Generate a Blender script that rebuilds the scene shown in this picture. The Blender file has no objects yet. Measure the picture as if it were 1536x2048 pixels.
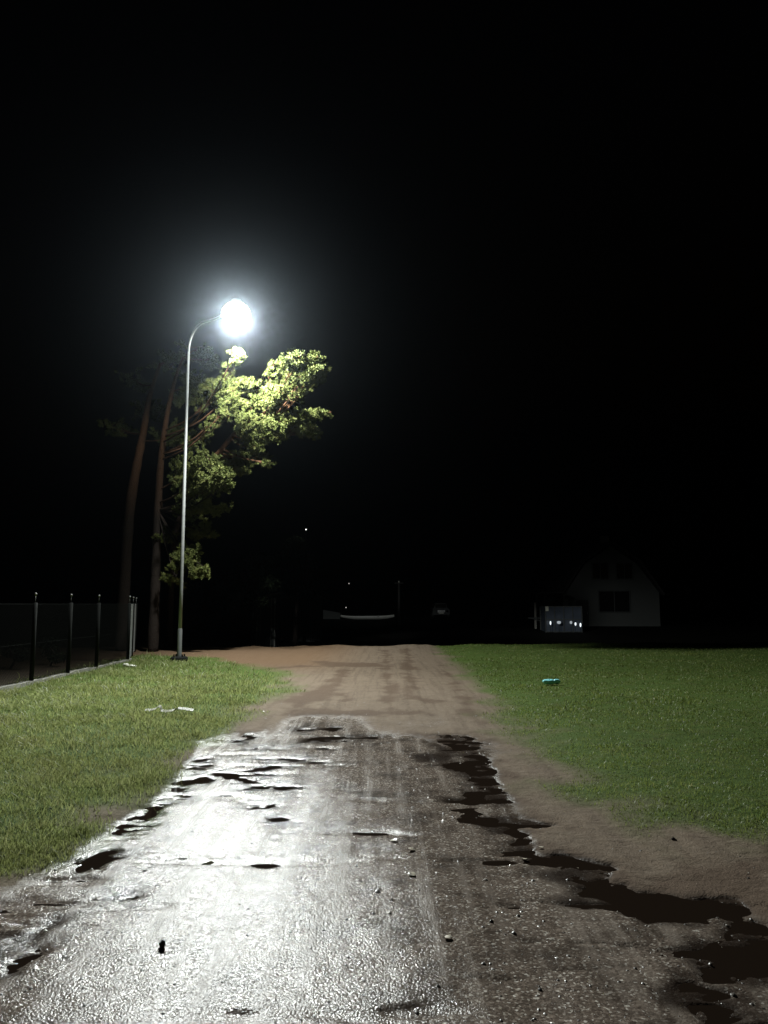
import bpy, math, random
import numpy as np
from mathutils import Vector
random.seed(7); RNG = np.random.default_rng(11)
R = math.radians
sc = bpy.context.scene
C = sc.collection

# ------------------------------------------------------------------ camera
FPX = 1547.0; CAMH = 1.6; HORIZ = 1208.0
PITCH = math.atan((HORIZ-1024)/FPX)
cd = bpy.data.cameras.new('camera'); cam = bpy.data.objects.new('camera', cd); C.objects.link(cam)
cam.location = (0, 0, CAMH); cam.rotation_euler = (math.pi/2+PITCH, 0, 0)
cd.sensor_fit = 'VERTICAL'; cd.sensor_height = 36; cd.lens = FPX/2048*36
cd.clip_start = 0.05; cd.clip_end = 3000
sc.camera = cam
# ------------------------------------------------------------------ night sky
w = bpy.data.worlds.new('World'); sc.world = w; w.use_nodes = True
nt = w.node_tree; bg = nt.nodes['Background']
sky = nt.nodes.new('ShaderNodeTexSky'); sky.sky_type = 'NISHITA'; sky.sun_disc = False
sky.sun_elevation = R(-5); sky.sun_rotation = R(200)
nt.links.new(sky.outputs[0], bg.inputs[0]); bg.inputs[1].default_value = 0.09
# ------------------------------------------------------------------ exposure
vs = sc.view_settings; vs.view_transform = 'Standard'; vs.look = 'None'; vs.exposure = 0; vs.gamma = 1; vs.use_curve_mapping = False
sc.render.engine = 'CYCLES'
sc.cycles.use_denoising = True; sc.cycles.denoiser = 'OPENIMAGEDENOISE'
sc.cycles.max_bounces = 6; sc.cycles.diffuse_bounces = 2; sc.cycles.glossy_bounces = 3; sc.cycles.volume_bounces = 0
sc.cycles.sample_clamp_indirect = 4
LAMP_POWER = 12000; BOWL = 10.0; HAZE = 0.00013

# ------------------------------------------------------------------ helpers
cp, sp_ = math.cos(PITCH), math.sin(PITCH)
def ray(px, py):
    u = (px-768)/FPX; v = (1024-py)/FPX
    return u, cp - v*sp_, sp_ + v*cp
def G(px, py, z=0.0):
    u, y, zz = ray(px, py); t = (CAMH-z)/(-zz)
    return (u*t, y*t)
def P(px, py, Y):
    u, y, zz = ray(px, py); t = Y/y
    return Vector((u*t, Y, CAMH+zz*t))
def S(px, Y): return px*Y/FPX          # metres for a pixel length at distance Y

def tag(o, label=None, cat=None, group=None, kind=None):
    if label: o['label'] = label
    if cat: o['category'] = cat
    if group: o['group'] = group
    if kind: o['kind'] = kind
    return o
def empty(name, loc=(0,0,0), rz=0):
    o = bpy.data.objects.new(name, None); C.objects.link(o)
    o.location = loc; o.rotation_euler.z = rz; o.empty_display_size = .2
    return o
class MB:
    def __init__(s): s.v = []; s.f = []
    def box(s, c, d, rot=None):
        n = len(s.v)
        for k in range(8):
            p = Vector((((k&1)-.5)*d[0], ((k>>1&1)-.5)*d[1], ((k>>2&1)-.5)*d[2]))
            if rot is not None: p.rotate(rot)
            s.v.append(Vector(c)+p)
        for q in ((0,2,3,1),(4,5,7,6),(0,1,5,4),(2,6,7,3),(0,4,6,2),(1,3,7,5)): s.f.append([n+i for i in q])
        return s
    def tube(s, pts, rad, seg=8, cap=True):
        pts = [Vector(p) for p in pts]; n0 = len(s.v)
        if not hasattr(rad, '__len__'): rad = [rad]*len(pts)
        up = None
        for i, p in enumerate(pts):
            d = (pts[min(i+1, len(pts)-1)] - pts[max(i-1, 0)]).normalized()
            if up is None: up = d.orthogonal().normalized()
            up = (up - d*up.dot(d)).normalized(); sd = d.cross(up)
            for k in range(seg):
                a = 2*math.pi*k/seg
                s.v.append(p + (up*math.cos(a)+sd*math.sin(a))*rad[i])
        for i in range(len(pts)-1):
            for k in range(seg):
                a = n0+i*seg+k; b = n0+i*seg+(k+1)%seg
                s.f.append([a, b, b+seg, a+seg])
        if cap:
            s.f.append([n0+k for k in range(seg)][::-1]); s.f.append([n0+(len(pts)-1)*seg+k for k in range(seg)])
        return s
    def lathe(s, prof, c=(0,0,0), seg=20, sx=1, sy=1):
        n0 = len(s.v)
        for r, z in prof:
            for k in range(seg):
                a = 2*math.pi*k/seg
                s.v.append(Vector(c)+Vector((r*math.cos(a)*sx, r*math.sin(a)*sy, z)))
        for i in range(len(prof)-1):
            for k in range(seg):
                a = n0+i*seg+k; b = n0+i*seg+(k+1)%seg
                s.f.append([a, b, b+seg, a+seg])
        s.f.append([n0+k for k in range(seg)][::-1]); s.f.append([n0+(len(prof)-1)*seg+k for k in range(seg)])
        return s
    def prism(s, outline, y0, y1):      # outline in x,z extruded along y
        n = len(s.v); m = len(outline)
        for y in (y0, y1):
            for x, z in outline: s.v.append(Vector((x, y, z)))
        s.f.append([n+i for i in range(m)]); s.f.append([n+m+i for i in range(m)][::-1])
        for i in range(m):
            j = (i+1) % m; s.f.append([n+i, n+m+i, n+m+j, n+j])
        return s
    def build(s, name, mt, parent=None, smooth=False, loc=None):
        me = bpy.data.meshes.new(name); me.from_pydata([tuple(v) for v in s.v], [], s.f); me.update()
        if smooth: me.polygons.foreach_set('use_smooth', [True]*len(me.polygons))
        o = bpy.data.objects.new(name, me); C.objects.link(o)
        if mt: me.materials.append(mt)
        if parent: o.parent = parent
        if loc is not None: o.location = loc
        return o
def np_mesh(name, verts, faces, mt, parent=None, smooth=False):
    verts = np.asarray(verts, np.float32); faces = np.asarray(faces, np.int32)
    me = bpy.data.meshes.new(name); nf, k = faces.shape
    me.vertices.add(len(verts)); me.vertices.foreach_set('co', verts.ravel())
    me.loops.add(nf*k); me.loops.foreach_set('vertex_index', faces.ravel())
    me.polygons.add(nf); me.polygons.foreach_set('loop_start', np.arange(0, nf*k, k, dtype=np.int32))
    me.polygons.foreach_set('loop_total', np.full(nf, k, np.int32))
    if smooth: me.polygons.foreach_set('use_smooth', np.ones(nf, bool))
    me.update(calc_edges=True); me.materials.append(mt)
    o = bpy.data.objects.new(name, me); C.objects.link(o)
    if parent: o.parent = parent
    return o
def attr(o, name, vals):
    a = o.data.attributes.new(name, 'FLOAT', 'POINT'); a.data.foreach_set('value', np.asarray(vals, np.float32))

# numpy noise
_perm = RNG.random((256, 256))
def vnoise(x, y):
    xi = np.floor(x).astype(int); yi = np.floor(y).astype(int)
    fx = x-xi; fy = y-yi; fx = fx*fx*(3-2*fx); fy = fy*fy*(3-2*fy)
    a = _perm[xi & 255, yi & 255]; b = _perm[(xi+1) & 255, yi & 255]
    c = _perm[xi & 255, (yi+1) & 255]; d = _perm[(xi+1) & 255, (yi+1) & 255]
    return (a*(1-fx)+b*fx)*(1-fy)+(c*(1-fx)+d*fx)*fy
def fbm(x, y, o=4):
    s = 0; a = .5; t = 0
    for i in range(o):
        s = s+a*vnoise(x*2**i+17.3*i, y*2**i+9.1*i); t += a; a *= .5
    return s/t*2-1
def sstep(a, b, x):
    t = np.clip((x-a)/(b-a), 0, 1); return t*t*(3-2*t)
def sdf(poly, X, Y):                     # positive inside
    d = np.full(X.shape, 1e9); ins = np.zeros(X.shape, bool); n = len(poly)
    for i in range(n):
        ax, ay = poly[i]; bx, by = poly[(i+1) % n]
        ex, ey = bx-ax, by-ay; L = ex*ex+ey*ey+1e-12
        t = np.clip(((X-ax)*ex+(Y-ay)*ey)/L, 0, 1)
        d = np.minimum(d, np.hypot(X-ax-t*ex, Y-ay-t*ey))
        c = ((ay > Y) != (by > Y)) & (X < (bx-ax)*(Y-ay)/((by-ay) if by != ay else 1e-9)+ax)
        ins ^= c
    return np.where(ins, d, -d)
W = lambda pts: [G(x, y) for x, y in pts]

# ------------------------------------------------------------------ zone outlines of the ground
WET = W([(560,1434),(640,1432),(740,1432),(830,1440),(900,1462),(978,1488),(1000,1560),(1022,1600),(1048,1660),(1070,1700),(1160,1713),
         (1212,1735),(1225,1768),(1290,1788),(1400,1796),(1480,1804),(1536,1848),(1640,1950),(1900,2300),(-900,2300),(-200,1900),(0,1793),(130,1725),
         (232,1645),(300,1597),(368,1540),(400,1500),(470,1462),(520,1440)])
GL = W([(-900,1480),(-60,1395),(0,1376),(180,1327),(280,1309),(430,1316),(560,1345),(572,1380),(520,1412),(450,1447),(392,1492),(340,1545),(240,1618),
        (150,1688),(0,1757),(-500,1980),(-2000,2000)])
GR = W([(868,1287),(1100,1270),(2600,1262),(4200,1400),(3600,2200),(1900,1740),(1536,1690),(1320,1645),(1225,1602),(1150,1560),(1085,1500),(1020,1445),(985,1400),(930,1352),(900,1322)])
GR2 = W([(1320,1640),(1536,1680),(1900,1740),(1900,1840),(1536,1745),(1440,1735),(1370,1700)])
PUD = [
 [(860,1470),(930,1468),(978,1488),(955,1492),(960,1507),(978,1520),(990,1545),(1000,1560),(1005,1585),(1022,1599),(975,1604),(918,1599),(945,1589),(950,1560),(935,1540),(868,1527),(925,1520),(925,1500),(900,1490)],
 [(958,1636),(990,1630),(1050,1634),(1100,1646),(1060,1652),(1010,1652),(975,1645)],
 [(1020,1655),(1052,1665),(1060,1690),(1080,1704),(1160,1712),(1205,1730),(1222,1765),(1260,1783),(1380,1795),(1420,1791),(1480,1803),(1520,1835),(1560,1850),(1560,1900),(1500,1850),(1440,1834),(1300,1834),(1240,1812),(1190,1792),(1165,1752),(1120,1734),(1060,1727),(1035,1707),(1025,1680)],
 [(1420,1872),(1480,1850),(1560,1880),(1560,1925),(1490,1942),(1430,1955),(1400,1920)],
 [(1380,1950),(1430,1975),(1470,2000),(1520,2048),(1500,2100),(1420,2060),(1360,2000)],
 [(372,1524),(400,1514),(420,1519),(412,1534),(375,1536)],
 [(350,1560),(345,1580),(310,1600),(280,1625),(242,1638),(238,1652),(270,1656),(302,1627),(332,1607),(362,1587),(402,1566),(420,1549)],
 [(440,1541),(470,1545),(522,1549),(500,1557),(450,1554)],
 [(472,1573),(530,1568),(600,1569),(570,1578),(480,1578)],
 [(150,1722),(200,1700),(230,1708),(217,1730),(190,1730),(160,1736)],
 [(500,1492),(585,1492),(585,1496),(500,1496)],
 [(518,1514),(602,1514),(602,1520),(518,1520)],
 [(530,1529),(592,1528),(592,1533),(530,1534)],
 [(608,1476),(680,1472),(750,1473),(690,1479),(608,1481)],
 [(603,1458),(660,1455),(662,1458),(606,1462)],
 [(480,1466),(515,1462),(512,1466),(488,1480),(478,1486)],
 [(0,1922),(60,1872),(112,1845),(70,1900),(0,1942)],
 [(522,1606),(560,1602),(556,1609),(528,1611)],
 [(530,1636),(570,1636),(566,1640),(530,1640)],
 [(180,1790),(260,1775),(270,1790),(210,1797)],
]
PUDW = [W(p) for p in PUD]
# damp dirt marks, not deep enough for water
DAMP = [W(p) for p in [
 [(640,1421),(665,1420),(668,1430),(638,1431)],
 [(800,1328),(840,1334),(845,1340),(815,1338)],
 [(672,1386),(695,1386),(698,1402),(684,1404)],
 [(855,1426),(898,1428),(880,1434),(856,1432)],
 [(820,1398),(850,1395),(895,1407),(860,1408)],
 [(560,1400),(640,1375),(690,1330),(700,1345),(660,1400),(600,1412)],
 [(560,1416),(740,1420),(860,1424),(860,1432),(560,1430)],
 [(765,1300),(778,1300),(790,1420),(768,1430)],[(808,1296),(818,1296),(835,1400),(812,1400)],
 [(850,1470),(920,1462),(960,1480),(900,1520),(850,1520)],
 [(620,1322),(760,1326),(780,1334),(660,1334)],
 [(880,1330),(900,1350),(985,1468),(960,1470)],
 [(1000,1540),(1042,1555),(1000,1560)],
 [(120,1310+60),(150,1372),(600,1330),(630,1333)],
 [(1560,1700),(1250,1770),(1300,1795),(1560,1840)]]]

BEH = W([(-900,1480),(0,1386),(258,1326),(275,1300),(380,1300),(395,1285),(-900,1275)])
def crest(x): return 30.3 + .9*fbm(x*.09+3, x*0+.5, 2) + np.clip(x, -6, 14)*.13
def warp(X, Y, a=.12):
    return X+a*fbm(X*1.7, Y*1.7+5), Y+a*fbm(X*1.7+40, Y*1.7)
def masks(X, Y):
    xs, ys = warp(X, Y, .10); xf = xs+.035*fbm(X*9, Y*9, 2); yf = ys+.06*fbm(X*9+30, Y*5, 2)
    d = sdf(WET, xf, yf)+sstep(8.6, 10.2, Y)*1.0*fbm(X*2.4+2, Y*.45, 4)-.25*sstep(9,10.2,Y)+sstep(7, 11, Y)*sstep(-2.2, 1.5, X)*1.5*fbm(X*1.1+4, Y*.8, 5); sf = .10+.25*sstep(8.8, 10, Y)+1.5*sstep(8, 11.5, Y)*sstep(-2.5, 0, X); wet = sstep(-.08-sf*.4, sf, d)
    gl = np.maximum(sdf(GL, xs, ys), np.maximum(sdf(GR, xs, ys), sdf(GR2, xs, ys)-.4))
    pud = np.zeros(X.shape); dmp0 = np.zeros(X.shape)
    x2 = X+.15*fbm(X*6, Y*5, 5); y2 = Y+(.04+.014*Y)*fbm(X*6+7, Y*6, 5)
    for p in PUDW:
        ys_ = [q[1] for q in p]; xs_ = [q[0] for q in p]
        m = (Y > min(ys_)-.5) & (Y < max(ys_)+.5) & (X > min(xs_)-.5) & (X < max(xs_)+.5)
        if m.any():
            ww = .03+.006*Y[m]
            dmp0[m] = np.maximum(dmp0[m], sstep(-.16-.014*Y[m], .03, sdf(p, x2[m], y2[m])+.20*fbm(X[m]*5, Y[m]*5, 5)))
            pud[m] = np.maximum(pud[m], sstep(-ww, ww*.6, sdf(p, x2[m], y2[m])))
    damp = np.zeros(X.shape)
    for p in DAMP: damp = np.maximum(damp, sstep(-.12, .12, sdf(p, xf, yf)+.28*fbm(X*3.5, Y*2.5, 5)))
    return wet, gl, pud, np.maximum(damp, dmp0*1.0)
def height(X, Y, M=None):
    wet, gl, pud, damp = M if M else masks(X, Y)
    h = .006*fbm(X*1.3, Y*1.1, 4) + .012*np.exp(-((X-.15-.02*Y)/.25)**2)*(1-wet*.5)
    h += (.0065-.003*wet)*fbm(X*7, Y*7, 4)
    st = fbm(X*1.6+9, Y*5.5, 4)
    h -= wet*(.003+.013*sstep(.15, .5, st)*sstep(14, 9, Y))
    h -= damp*.004
    brk = fbm(X*2.6+3, Y*8, 4)+.35*fbm(X*15, Y*15, 2)
    h -= pud*.026*np.where(X < .2, .25+.75*sstep(-.18, .12, brk), .2+.8*sstep(-.30, .12, brk))
    gz = sstep(0, .8, gl)
    h += gz*(.03+.03*fbm(X*.9, Y*.9, 3))
    # wheel tread prints
    for xc, ww in ((-.9, .11), (.55, .1), (1.45, .09)):
        cx = xc+.012*Y+.12*np.sin(Y*.23)
        b = np.exp(-((X-cx)/ww)**4)
        h += -b*.006*(1-gz)+b*.0022*np.sin(Y*38+3*fbm(X*3,Y*2))*vnoise(X*6, Y*3)*(Y < 10)*(1-gz)
    far = Y-crest(X)
    h -= 1.15*sstep(-.3, 4.5, far)
    h += 1.05*sstep(7, 25, far) + .35*sstep(28, 55, far) + .15*sstep(-5,-.5,far)*fbm(X*1.2,Y*.7,3)*.5*sstep(1,-.5,far)
    h += sstep(60, 250, Y)*6*(.5+.5*fbm(X*.01, Y*.01, 2))
    return h
def axis(a, b, step, lim, g=1.09):
    v = list(np.arange(a, b+1e-6, step)); s = step
    while v[-1] < lim: s *= g; v.append(v[-1]+s)
    s = step
    while v[0] > -lim: s *= g; v.insert(0, v[0]-s)
    return np.array(v)
gx = axis(-5.6, 6.2, .028, 420)
yl = [2.4]
while yl[-1] < 36: yl.append(yl[-1]+min(max(yl[-1]**2/1300, .016), .22))
s_ = .22
while yl[-1] < 620: s_ *= 1.1; yl.append(yl[-1]+s_)
s_ = .05
while yl[0] > -60: s_ *= 1.3; yl.insert(0, yl[0]-s_)
gy = np.array(yl)
X, Y = np.meshgrid(gx, gy); M = masks(X, Y); Z = height(X, Y, M)
nx, ny = len(gx), len(gy); print('GRID', nx, ny)
idx = np.arange(nx*ny).reshape(ny, nx)
F = np.stack([idx[:-1,:-1].ravel(), idx[:-1,1:].ravel(), idx[1:,1:].ravel(), idx[1:,:-1].ravel()], 1)

# ------------------------------------------------------------------ material helpers
class NT:
    def __init__(s, name):
        s.m = bpy.data.materials.new(name); s.m.use_nodes = True; s.t = s.m.node_tree; s.b = s.t.nodes['Principled BSDF']
        s.co = s.t.nodes.new('ShaderNodeTexCoord').outputs['Object']
    def n(s, typ, **kw):
        o = s.t.nodes.new(typ)
        for k, v in kw.items(): setattr(o, k, v)
        return o
    def lk(s, a, b): s.t.links.new(a, b)
    def noise(s, scale, det=4, rough=.55, vec=None):
        o = s.n('ShaderNodeTexNoise'); o.inputs['Scale'].default_value = scale; o.inputs['Detail'].default_value = det; o.inputs['Roughness'].default_value = rough
        s.lk(vec or s.co, o.inputs['Vector']); return o.outputs['Fac']
    def voro(s, scale, vec=None, out='Distance', feat='F1'):
        o = s.n('ShaderNodeTexVoronoi', feature=feat); o.inputs['Scale'].default_value = scale
        s.lk(vec or s.co, o.inputs['Vector']); return o.outputs[out]
    def ramp(s, f, stops):
        o = s.n('ShaderNodeValToRGB'); e = o.color_ramp.elements
        e[0].position, e[0].color = stops[0][0], (*stops[0][1], 1); e[1].position, e[1].color = stops[-1][0], (*stops[-1][1], 1)
        for p, c in stops[1:-1]: q = e.new(p); q.color = (*c, 1)
        s.lk(f, o.inputs[0]); return o.outputs[0]
    def mr(s, f, a, b, c, d):
        o = s.n('ShaderNodeMapRange'); s.lk(f, o.inputs[0])
        for i, v in enumerate((a, b, c, d)): o.inputs[i+1].default_value = v
        return o.outputs[0]
    def mix(s, f, a, b, mode='MIX'):
        o = s.n('ShaderNodeMix', data_type='RGBA', blend_type=mode)
        if isinstance(f, (int, float)): o.inputs[0].default_value = f
        else: s.lk(f, o.inputs[0])
        for k, v in ((6, a), (7, b)):
            if isinstance(v, tuple): o.inputs[k].default_value = (*v, 1)
            else: s.lk(v, o.inputs[k])
        return o.outputs[2]
    def math(s, op, a, b=None):
        o = s.n('ShaderNodeMath', operation=op)
        for k, v in ((0, a), (1, b)):
            if v is None: continue
            if isinstance(v, (int, float)): o.inputs[k].default_value = v
            else: s.lk(v, o.inputs[k])
        return o.outputs[0]
    def attr(s, name):
        o = s.n('ShaderNodeAttribute', attribute_name=name); return o.outputs['Fac']
    def bump(s, h, dist, strength=1.0):
        o = s.n('ShaderNodeBump'); o.inputs['Distance'].default_value = dist
        if isinstance(strength, (int, float)): o.inputs['Strength'].default_value = strength
        else: s.lk(strength, o.inputs['Strength'])
        s.lk(h, o.inputs['Height']); s.lk(o.outputs[0], s.b.inputs['Normal'])
    def col(s, c):
        if isinstance(c, tuple): s.b.inputs['Base Color'].default_value = (*c, 1)
        else: s.lk(c, s.b.inputs['Base Color'])
    def rough(s, r):
        if isinstance(r, (int, float)): s.b.inputs['Roughness'].default_value = r
        else: s.lk(r, s.b.inputs['Roughness'])
def simple(name, c, r=.6, metal=0, var=.25, scale=8, bump=.0):
    m = NT(name); n_ = m.noise(scale, 4)
    m.col(m.mix(n_, tuple(v*(1-var) for v in c), tuple(min(1, v*(1+var)) for v in c)))
    m.rough(m.mr(n_, .3, .7, max(.05, r-.1), min(1, r+.1))); m.b.inputs['Metallic'].default_value = metal
    if bump: m.bump(m.noise(scale*6, 3), bump)
    return m.m

# ground
g = NT('ground_surface')
wet, grs, dmp = g.attr('wet'), g.attr('grass'), g.attr('damp')
n1 = g.noise(.55, 5); n2 = g.noise(14, 5, .7); n3 = g.noise(3.2, 5)
sp = g.voro(95, out='Color'); spb = g.voro(80)
spv = g.n('ShaderNodeSeparateColor'); g.lk(sp, spv.inputs[0])
mp = g.n('ShaderNodeMapping'); mp.inputs['Scale'].default_value = (9, .35, 1); g.lk(g.co, mp.inputs[0])      # long wheel streaks
streak = g.noise(1.0, 5, .6, mp.outputs[0])
dirt = g.mix(n1, (.14, .102, .070), (.195, .15, .108))
dirt = g.mix(g.mr(n3, .4, .75, 0, .6), dirt, (.09, .064, .044))
dirt = g.mix(g.mr(streak, .48, .62, 0, .65), dirt, (.095, .066, .045))
dirt = g.mix(g.mr(n2, .3, .7, 0, .5), dirt, (.24, .195, .15))
red = g.attr('red'); dirt = g.mix(g.math('MULTIPLY', red, .75), dirt, (.15, .09, .05))
dirt = g.mix(g.math('MULTIPLY', dmp, .8), dirt, (.10, .068, .047))
stone = g.ramp(spv.outputs[0], [(0, (.06, .047, .038)), (.6, (.16, .125, .10)), (.85, (.27, .22, .18)), (.94, (.5, .45, .38)), (1, (.85, .8, .72))])
wetc = g.mix(g.mr(n2, .3, .7, .0, .7), stone, (.11, .086, .068)); wetc = g.mix(g.mr(g.noise(2.3, 6, .65), .48, .62, 0, .75), wetc, (.042, .032, .025))
wetc = g.mix(g.mr(streak, .5, .66, 0, .5), wetc, (.24, .20, .165))
wetc = g.mix(g.math('MULTIPLY', dmp, .9), wetc, (.018, .012, .009)); colr = g.mix(wet, dirt, wetc)
turf = g.mix(n2, (.045, .075, .016), (.095, .145, .035)); turf = g.mix(g.mr(n3, .5, .75, 0, .4), turf, (.13, .12, .05))
colr = g.mix(grs, colr, turf)
colr = g.mix(g.attr('dark'), colr, (.006, .0055, .004))  # near-black colour stands in for unlit ground beyond crest and fence
g.col(colr)
rw = g.math('ADD', g.mr(n3, .3, .7, .12, .20), g.mr(streak, .45, .7, 0, .16))
rm = g.n('ShaderNodeMix'); wetr = g.math('ADD', wet, g.mr(n2, .3, .7, -.3, .3)); g.lk(g.mr(wetr, .3, .75, 0, 1), rm.inputs[0]); rm.inputs[2].default_value = .93; g.lk(rw, rm.inputs[3]); g.rough(rm.outputs[0])
inv = g.math('SUBTRACT', 1.0, spb)
inv2 = g.math('SUBTRACT', 1.0, g.voro(150))
hh = g.math('ADD', g.math('MULTIPLY', inv, 1.0), g.math('MULTIPLY', inv2, .55))
hh = g.math('ADD', hh, g.math('MULTIPLY', g.noise(260, 2, .6), .45))
hh = g.math('ADD', hh, g.math('MULTIPLY', g.noise(22, 5, .6), 1.0))
trk = g.noise(1.0, 4, .6, mp.outputs[0])
hh = g.math('ADD', hh, g.math('MULTIPLY', trk, .5))
hh = g.math('ADD', hh, g.math('MULTIPLY', g.math('MULTIPLY', g.noise(9, 6, .7), g.math('SUBTRACT', 1.0, wet)), 7.0))
g.bump(hh, .0040, g.math('SUBTRACT', .95, g.math('MULTIPLY', wet, .50)))
g.b.inputs['Specular IOR Level'].default_value = .085
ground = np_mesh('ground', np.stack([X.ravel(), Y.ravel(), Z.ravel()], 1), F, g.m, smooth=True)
tag(ground, kind='structure')
far = Y-crest(X)
attr(ground, 'wet', np.maximum(M[0]*sstep(-.12, .0, -M[1]+.0), M[2]*.9).ravel())
gmask = sstep(-.45, .45, M[1]+.6*fbm(X*1.8, Y*1.3, 5))
attr(ground, 'grass', gmask.ravel()); attr(ground, 'damp', M[3].ravel())
attr(ground, 'red', (sstep(-.5, -3.0, X-.02*Y)*sstep(17, 22, Y)).ravel())
attr(ground, 'dark', np.maximum(sstep(.2, 1.6, far), .75*sstep(.1, .6, sdf(BEH, X, Y)+.3*fbm(X*2, Y*2))).ravel())  # where the unlit-ground colour is painted

# water lying in the hollows of the road
wm = NT('water'); wm.col((.015, .010, .007)); wm.rough(.035); wm.b.inputs['IOR'].default_value = 1.33
wm.bump(wm.noise(5, 2), .0006)
wv = []; wf = []
water = MB(); 
for (x0, x1, y0, y1) in ((-4.2, 5.2, 2.5, 14.6),):
    n = len(water.v); water.v += [Vector((x0,y0,-.0165)), Vector((x1,y0,-.0165)), Vector((x1,y1,-.0165)), Vector((x0,y1,-.0165))]; water.f.append([n,n+1,n+2,n+3])
tag(water.build('puddle_water', wm.m), kind='structure')

# ------------------------------------------------------------------ grass
gm = NT('grass_blades'); tint = gm.attr('tint')
gc = gm.ramp(tint, [(0, (.16, .20, .060)), (.5, (.29, .335, .12)), (.85, (.39, .41, .19)), (1, (.30, .28, .13))])
gc = gm.mix(gm.mr(gm.noise(.8, 3), .4, .65, 0, .5), gc, (.23, .22, .08)); gm.col(gc); gm.rough(.5)
tl = gm.n('ShaderNodeBsdfTranslucent'); gm.lk(gc, tl.inputs[0]); mxs = gm.n('ShaderNodeMixShader'); mxs.inputs[0].default_value = .45
gm.lk(gm.b.outputs[0], mxs.inputs[1]); gm.lk(tl.outputs[0], mxs.inputs[2]); gm.lk(mxs.outputs[0], gm.t.nodes['Material Output'].inputs[0]); gm.b.inputs['Specular IOR Level'].default_value = .35
lm = NT('lawn_blades'); lc = lm.ramp(lm.attr('tint'), [(0, (.115, .15, .030)), (.5, (.20, .25, .055)), (.85, (.29, .33, .10)), (1, (.36, .34, .15))])
lc = lm.mix(lm.mr(lm.noise(.35, 5), .4, .65, 0, .5), lc, (.13, .17, .04)); lm.col(lc); lm.rough(.5)
tl = lm.n('ShaderNodeBsdfTranslucent'); lm.lk(lc, tl.inputs[0]); mxs = lm.n('ShaderNodeMixShader'); mxs.inputs[0].default_value = .45
lm.lk(lm.b.outputs[0], mxs.inputs[1]); lm.lk(tl.outputs[0], mxs.inputs[2]); lm.lk(mxs.outputs[0], lm.t.nodes['Material Output'].inputs[0])
def grass_patch(name, n, xr, yr, hgt, wid, pfun, zmask):
    px = RNG.uniform(*xr, n*4); u = RNG.random(n*4); py = 1/(1/yr[0]+(1/yr[1]-1/yr[0])*u)     # denser nearby
    Mx = masks(px, py); k = np.nonzero(RNG.random(len(px)) < pfun(px, py, Mx)*zmask(px, py))[0][:n]
    px, py = px[k], py[k]; z = height(px, py, tuple(m[k] for m in Mx))
    n = len(px); lod = np.clip(py/9, .75, 2.2)
    clump = .6*fbm(px*1.3, py*1.3, 3)+.7*fbm(px*4, py*4, 2)
    h = hgt*(.45+.9*RNG.random(n))*(1+1.1*(RNG.random(n) < .03)+.8*sstep(.15, .5, fbm(px*2.7+5, py*2.7, 3)))*(1+.6*clump)*np.clip(lod, .9, 1.35); wd = wid*lod*(.7+.6*RNG.random(n))
    a = RNG.uniform(0, 2*np.pi, n); b = RNG.uniform(0, 2*np.pi, n); bend = h*RNG.uniform(.3, 1.5, n)
    dx, dy = np.cos(a)*wd/2, np.sin(a)*wd/2; bx, by = np.cos(b)*bend, np.sin(b)*bend
    V = np.empty((n, 5, 3))
    V[:,0] = np.stack([px-dx, py-dy, z-.01], 1); V[:,1] = np.stack([px+dx, py+dy, z-.01], 1)
    mx, my = px+bx*.35, py+by*.35
    V[:,2] = np.stack([mx+dx*.8, my+dy*.8, z+h*.6], 1); V[:,3] = np.stack([mx-dx*.8, my-dy*.8, z+h*.6], 1)
    V[:,4] = np.stack([px+bx, py+by, z+h*.95], 1)
    i0 = np.arange(n)*5
    T = np.concatenate([np.stack([i0, i0+1, i0+2], 1), np.stack([i0, i0+2, i0+3], 1), np.stack([i0+3, i0+2, i0+4], 1)])
    o = np_mesh(name, V.reshape(-1, 3), T, lm.m if name == 'lawn_grass' else gm.m)
    t = np.clip(.45+.3*clump+RNG.normal(0, .22, n), 0, 1); attr(o, 'tint', np.repeat(t, 5)); return o
crst = lambda x, y: (y < crest(x)+1.0).astype(float)
edge = lambda x, y, m: sstep(-.3, .35+1.6*sstep(12, 19, y)*(x < 2), m[1]+.5*fbm(x*1.8, y*1.3, 5))*(.35+.65*sstep(-.3, .05, fbm(x*1.1+8, y*1.4, 4)))*(1-m[0])*(m[2] < .05)
tag(grass_patch('grass', 190000, (-12, -1.2), (3.6, 26), .05, .0065, edge, crst), 'long wet green grass between the fence and the wet road', 'grass', kind='stuff')
tag(grass_patch('lawn_grass', 260000, (1.2, 26), (4.8, 36), .018, .007, edge, crst), 'short dark green lawn right of the dirt road', 'grass', kind='stuff')

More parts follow.
